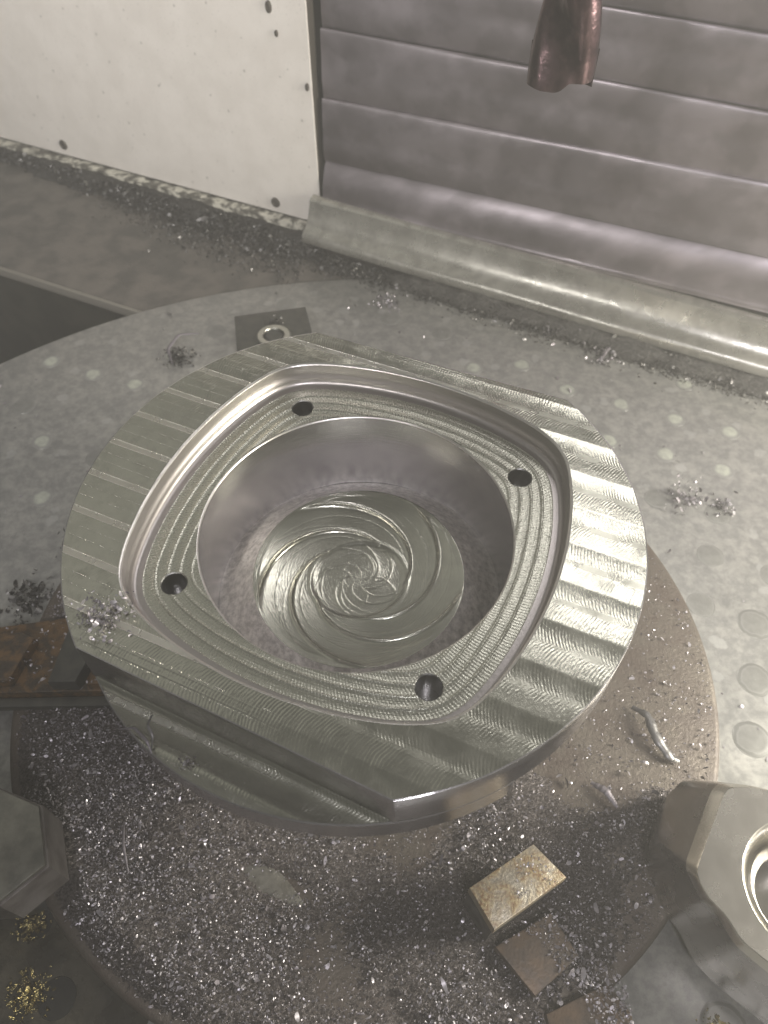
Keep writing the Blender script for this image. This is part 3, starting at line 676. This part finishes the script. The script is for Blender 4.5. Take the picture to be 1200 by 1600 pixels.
def drift_bed(t0, t1, c0, c1, name, label, seed, hm_):
    nt, nc = 420, 60; ts = np.linspace(t0, t1, nt); cs = np.linspace(c0, c1, nc); T_, C_ = np.meshgrid(ts, cs)
    px = TD[0]*T_-ND[0]*C_; py = TD[1]*T_-ND[1]*C_
    q = (C_-c0)/(c1-c0)
    h = 1.4*hm_*(np.sin(np.clip(q*1.15, 0, 1)*pi/2)**2) + .22*noise2(px, py, seed, 1.1) + .10*noise2(px, py, seed+1, 3.5) - .28 - .5*(1-np.clip((T_-t0)/12, 0, 1))
    z = np.where(np.hypot(px-TCX, py-TCY) < TR+.05, ZT, -12.35) + h
    z = np.where((h < 0) , -12.6, z)
    ok = (h > -.05); V3 = np.stack([px, py, z], 2).reshape(-1, 3); okr = ok.ravel()
    fs = [f for f in grid(nc, nt, False) if okr[list(f)].all()]
    V3[:, 2] = np.maximum(V3[:, 2], -12.6)
    o = mesh(name, V3, fs, SLUDGE, sharp=0); tag(o, label, 'metal chips', kind='stuff')
m = Mat('dark_sludge', (.04, .04, .036), .3, .4); g = m.noise(5, 6, rough=.75); m.color(m.mix(g.ss(.42, .65), (.022, .021, .019), (.085, .082, .076))); m.bump(g, .2, 1.); SLUDGE = m.m
drift_bed(-58, -19, 27.2, 31.0, 'wall_sludge', 'dark wet sludge below the cream panel', 101, .55)
drift_bed(-20.5, 23, 26.8, 29.3, 'skirt_sludge', 'dark wet sludge below the skirt of the way cover', 104, .60)
# scattered bits on the table
def scatter_table():
    r = np.random.default_rng(19); n = 1500; x = r.uniform(-30, 26, n); y = r.uniform(-6, 30, n)
    k = (np.hypot(x-TCX, y-TCY) < TR-.5) & (np.hypot(x, y) > 10) & (np.hypot(x-.16, y-.13) > 16) & (noise2(x, y, 71, .6) > r.uniform(-.2, 1.5, n))
    o = flakes('table_specks', np.stack([x, y, np.full(n, ZT+.04)], 1)[k], .16, CHIP, .8, .4, 20); tag(o, 'small bright chips scattered on the round table', 'metal chips', kind='stuff')
scatter_table()
# single clumps and curls on the table and the disc
def clump(name, loc, R_, n, size, mat, label, seed, flat=.3, sz=.5):
    n = int(n*1.7); size = size*.5; r = np.random.default_rng(seed); p = r.normal(size=(n, 3))*np.array([R_, R_, R_*sz]); p[:, 2] = np.abs(p[:, 2])
    o = flakes(name, p, size, mat, flat, 1.2, seed); o.location = loc; tag(o, label, 'chip clump', kind='stuff'); return o
clump('chip_clump', (-7.75, -4.25, .0), .42, 150, .20, CHIP, 'tangle of bright chips on the left rim of the milled disc', 81, .2, .35)
clump('chip_clump', (-12.6, 22.2, ZT), .5, 110, .35, CHIPD, 'dark chip clump beside a curl on the back left of the table', 82)
clump('chip_clump', (-12.8, 17.6, ZT), .35, 70, .3, CHIP, 'small chip clump on the table above the disc left side', 83)
clump('chip_clump', (-13.7, 11.6, ZT), .55, 120, .35, CHIPD, 'dark chip clump touching the upper left rim of the disc', 84)
clump('chip_clump', (-15.3, 7.3, ZT), .4, 110, .35, CHIPD, 'dark upright chip clump beside the left rim of the disc', 85, .2, 1.2)
clump('chip_clump', (-16.9, 3.6, ZT), .6, 140, .40, CHIPD, 'dark chip clump near the rusty jaw at the left edge', 86)
clump('chip_clump', (17.9, 10.2, ZT), .6, 60, .4, CHIP, 'pale chip clump on the right of the table', 87)
clump('chip_clump', (19.9, 9.6, ZT), .35, 34, .35, CHIP, 'small pale chip clump nearest the right edge of the table', 88)
clump('chip_clump', (1.2, 28.2, ZT), .55, 60, .4, CHIP, 'shiny chip clump in the swarf below the skirt corner', 89)
clump('chip_clump', (-6.6, 25.0, ZT+.9), .3, 40, .25, CHIPD, 'tiny chip clump on the dark block', 90)
clump('chip_clump', (15.5, 22.3, ZT), .6, 36, .4, CHIP, 'pale chip clump on the table below the skirt', 91)
clump('chip_clump', (12.6, 25.0, ZT), .5, 30, .4, CHIP, 'faint chip clump close under the skirt', 92)
def curl(name, pts, rad_, mat, label, flatf=.5):
    """a ribbon chip bent along a path"""
    pts = np.array(pts, float); n = 40; t = np.linspace(0, len(pts)-1, n); q = np.stack([np.interp(t, range(len(pts)), pts[:, i]) for i in range(3)], 1)
    for _ in range(5): q[1:-1] = (q[:-2]+2*q[1:-1]+q[2:])/4
    rows = []
    for i in range(n):
        d = q[min(i+1, n-1)]-q[max(i-1, 0)]; d /= np.linalg.norm(d)+1e-9; s = np.cross(d, (0, 0, 1)); s /= np.linalg.norm(s)+1e-9; u_ = np.cross(s, d)
        rr = rad_*(.4+.6*sin(pi*min(max(i/(n-1), .03), .97)))*(1+.10*sin(i*.9+1)+.06*sin(i*2.3))
        rows.append([q[i]+s*rr*cos(a)+u_*rr*flatf*sin(a) for a in np.linspace(0, 2*pi, 8, endpoint=False)])
    o = loft(name, rows, mat, None, closed=True, sharp=50); tag(o, label, 'metal curl'); return o
curl('metal_curl', [(-11.6, 24.6, ZT+.3), (-12.9, 24.2, ZT+.5), (-13.4, 22.8, ZT+.4), (-12.9, 21.6, ZT+.15)], .13, CHIP, 'long pale curl standing on the back left of the table')
curl('metal_curl', [(-16.2, 12.2, ZT+.2), (-14.8, 11.6, ZT+.4), (-13.0, 11.3, ZT+.5), (-12.2, 11.2, ZT+.4)], .11, CHIP, 'thin pale curl reaching to the upper left rim of the disc')
curl('metal_curl', [(-7.25, -7.15, -1.95), (-6.7, -7.2, -1.7), (-6.2, -7.65, -1.6), (-6.05, -7.95, -1.85)], .05, CHIP, 'bright thin curl on the step ledge of the disc')
curl('metal_curl', [(-6.2, -6.85, -1.6), (-6.25, -7.2, -1.5), (-6.05, -7.5, -1.6), (-6.1, -7.8, -1.9)], .05, CHIPD, 'short dark curl leaning on the cut step of the disc')
curl('metal_curl', [(12.0, -2.6, -10.8), (12.5, -3.1, -10.5), (12.6, -4.0, -10.5), (13.1, -4.9, -10.7), (13.5, -5.0, -10.8)], .22, CHIPD, 'thick dark curl on the chuck plate right of the disc')
curl('metal_curl', [(9.6, -5.9, -10.8), (10.1, -6.3, -10.6), (10.5, -6.9, -10.8)], .16, CHIP, 'small curl between the disc and the right jaw')
curl('metal_curl', [(-9.3, -7.6, -10.3), (-9.1, -8.5, -10.1), (-8.7, -9.5, -10.2)], .06, CHIP, 'straight thin splinter lying on the swarf near the left jaw')
curl('metal_curl', [(15.2, 21.9, ZT+.1), (15.9, 23.0, ZT+.2), (16.7, 24.1, ZT+.1)], .14, CHIP, 'straight pale splinter on the table below the skirt')
# gold reflections and a sparkle imitated by brass coloured chips
clump('glint_chips', (-12.55, -10.9, ZT+.05), .28, 160, .2, GLINT, 'yellow chips standing in for the gold reflection by the hole below the left jaw', 95, .6, .5)
clump('glint_chips', (-12.0, -13.2, ZT+.05), .36, 220, .2, GLINT, 'yellow chips standing in for the gold reflection beside the round hole at the bottom left corner', 96, .6, .5)
clump('glint_chips', (12.5, -14.2, ZT+.9), .22, 60, .2, GLINT, 'yellow chips standing in for a bright sparkle at the bottom right edge', 97, .6, .5)
# droplet sized stains: crumbs on the step ledge
clump('chip_clump', (-4.95, -8.25, -1.9), .12, 30, .14, CHIP, 'little crumb of chips on the step ledge ridge', 98)
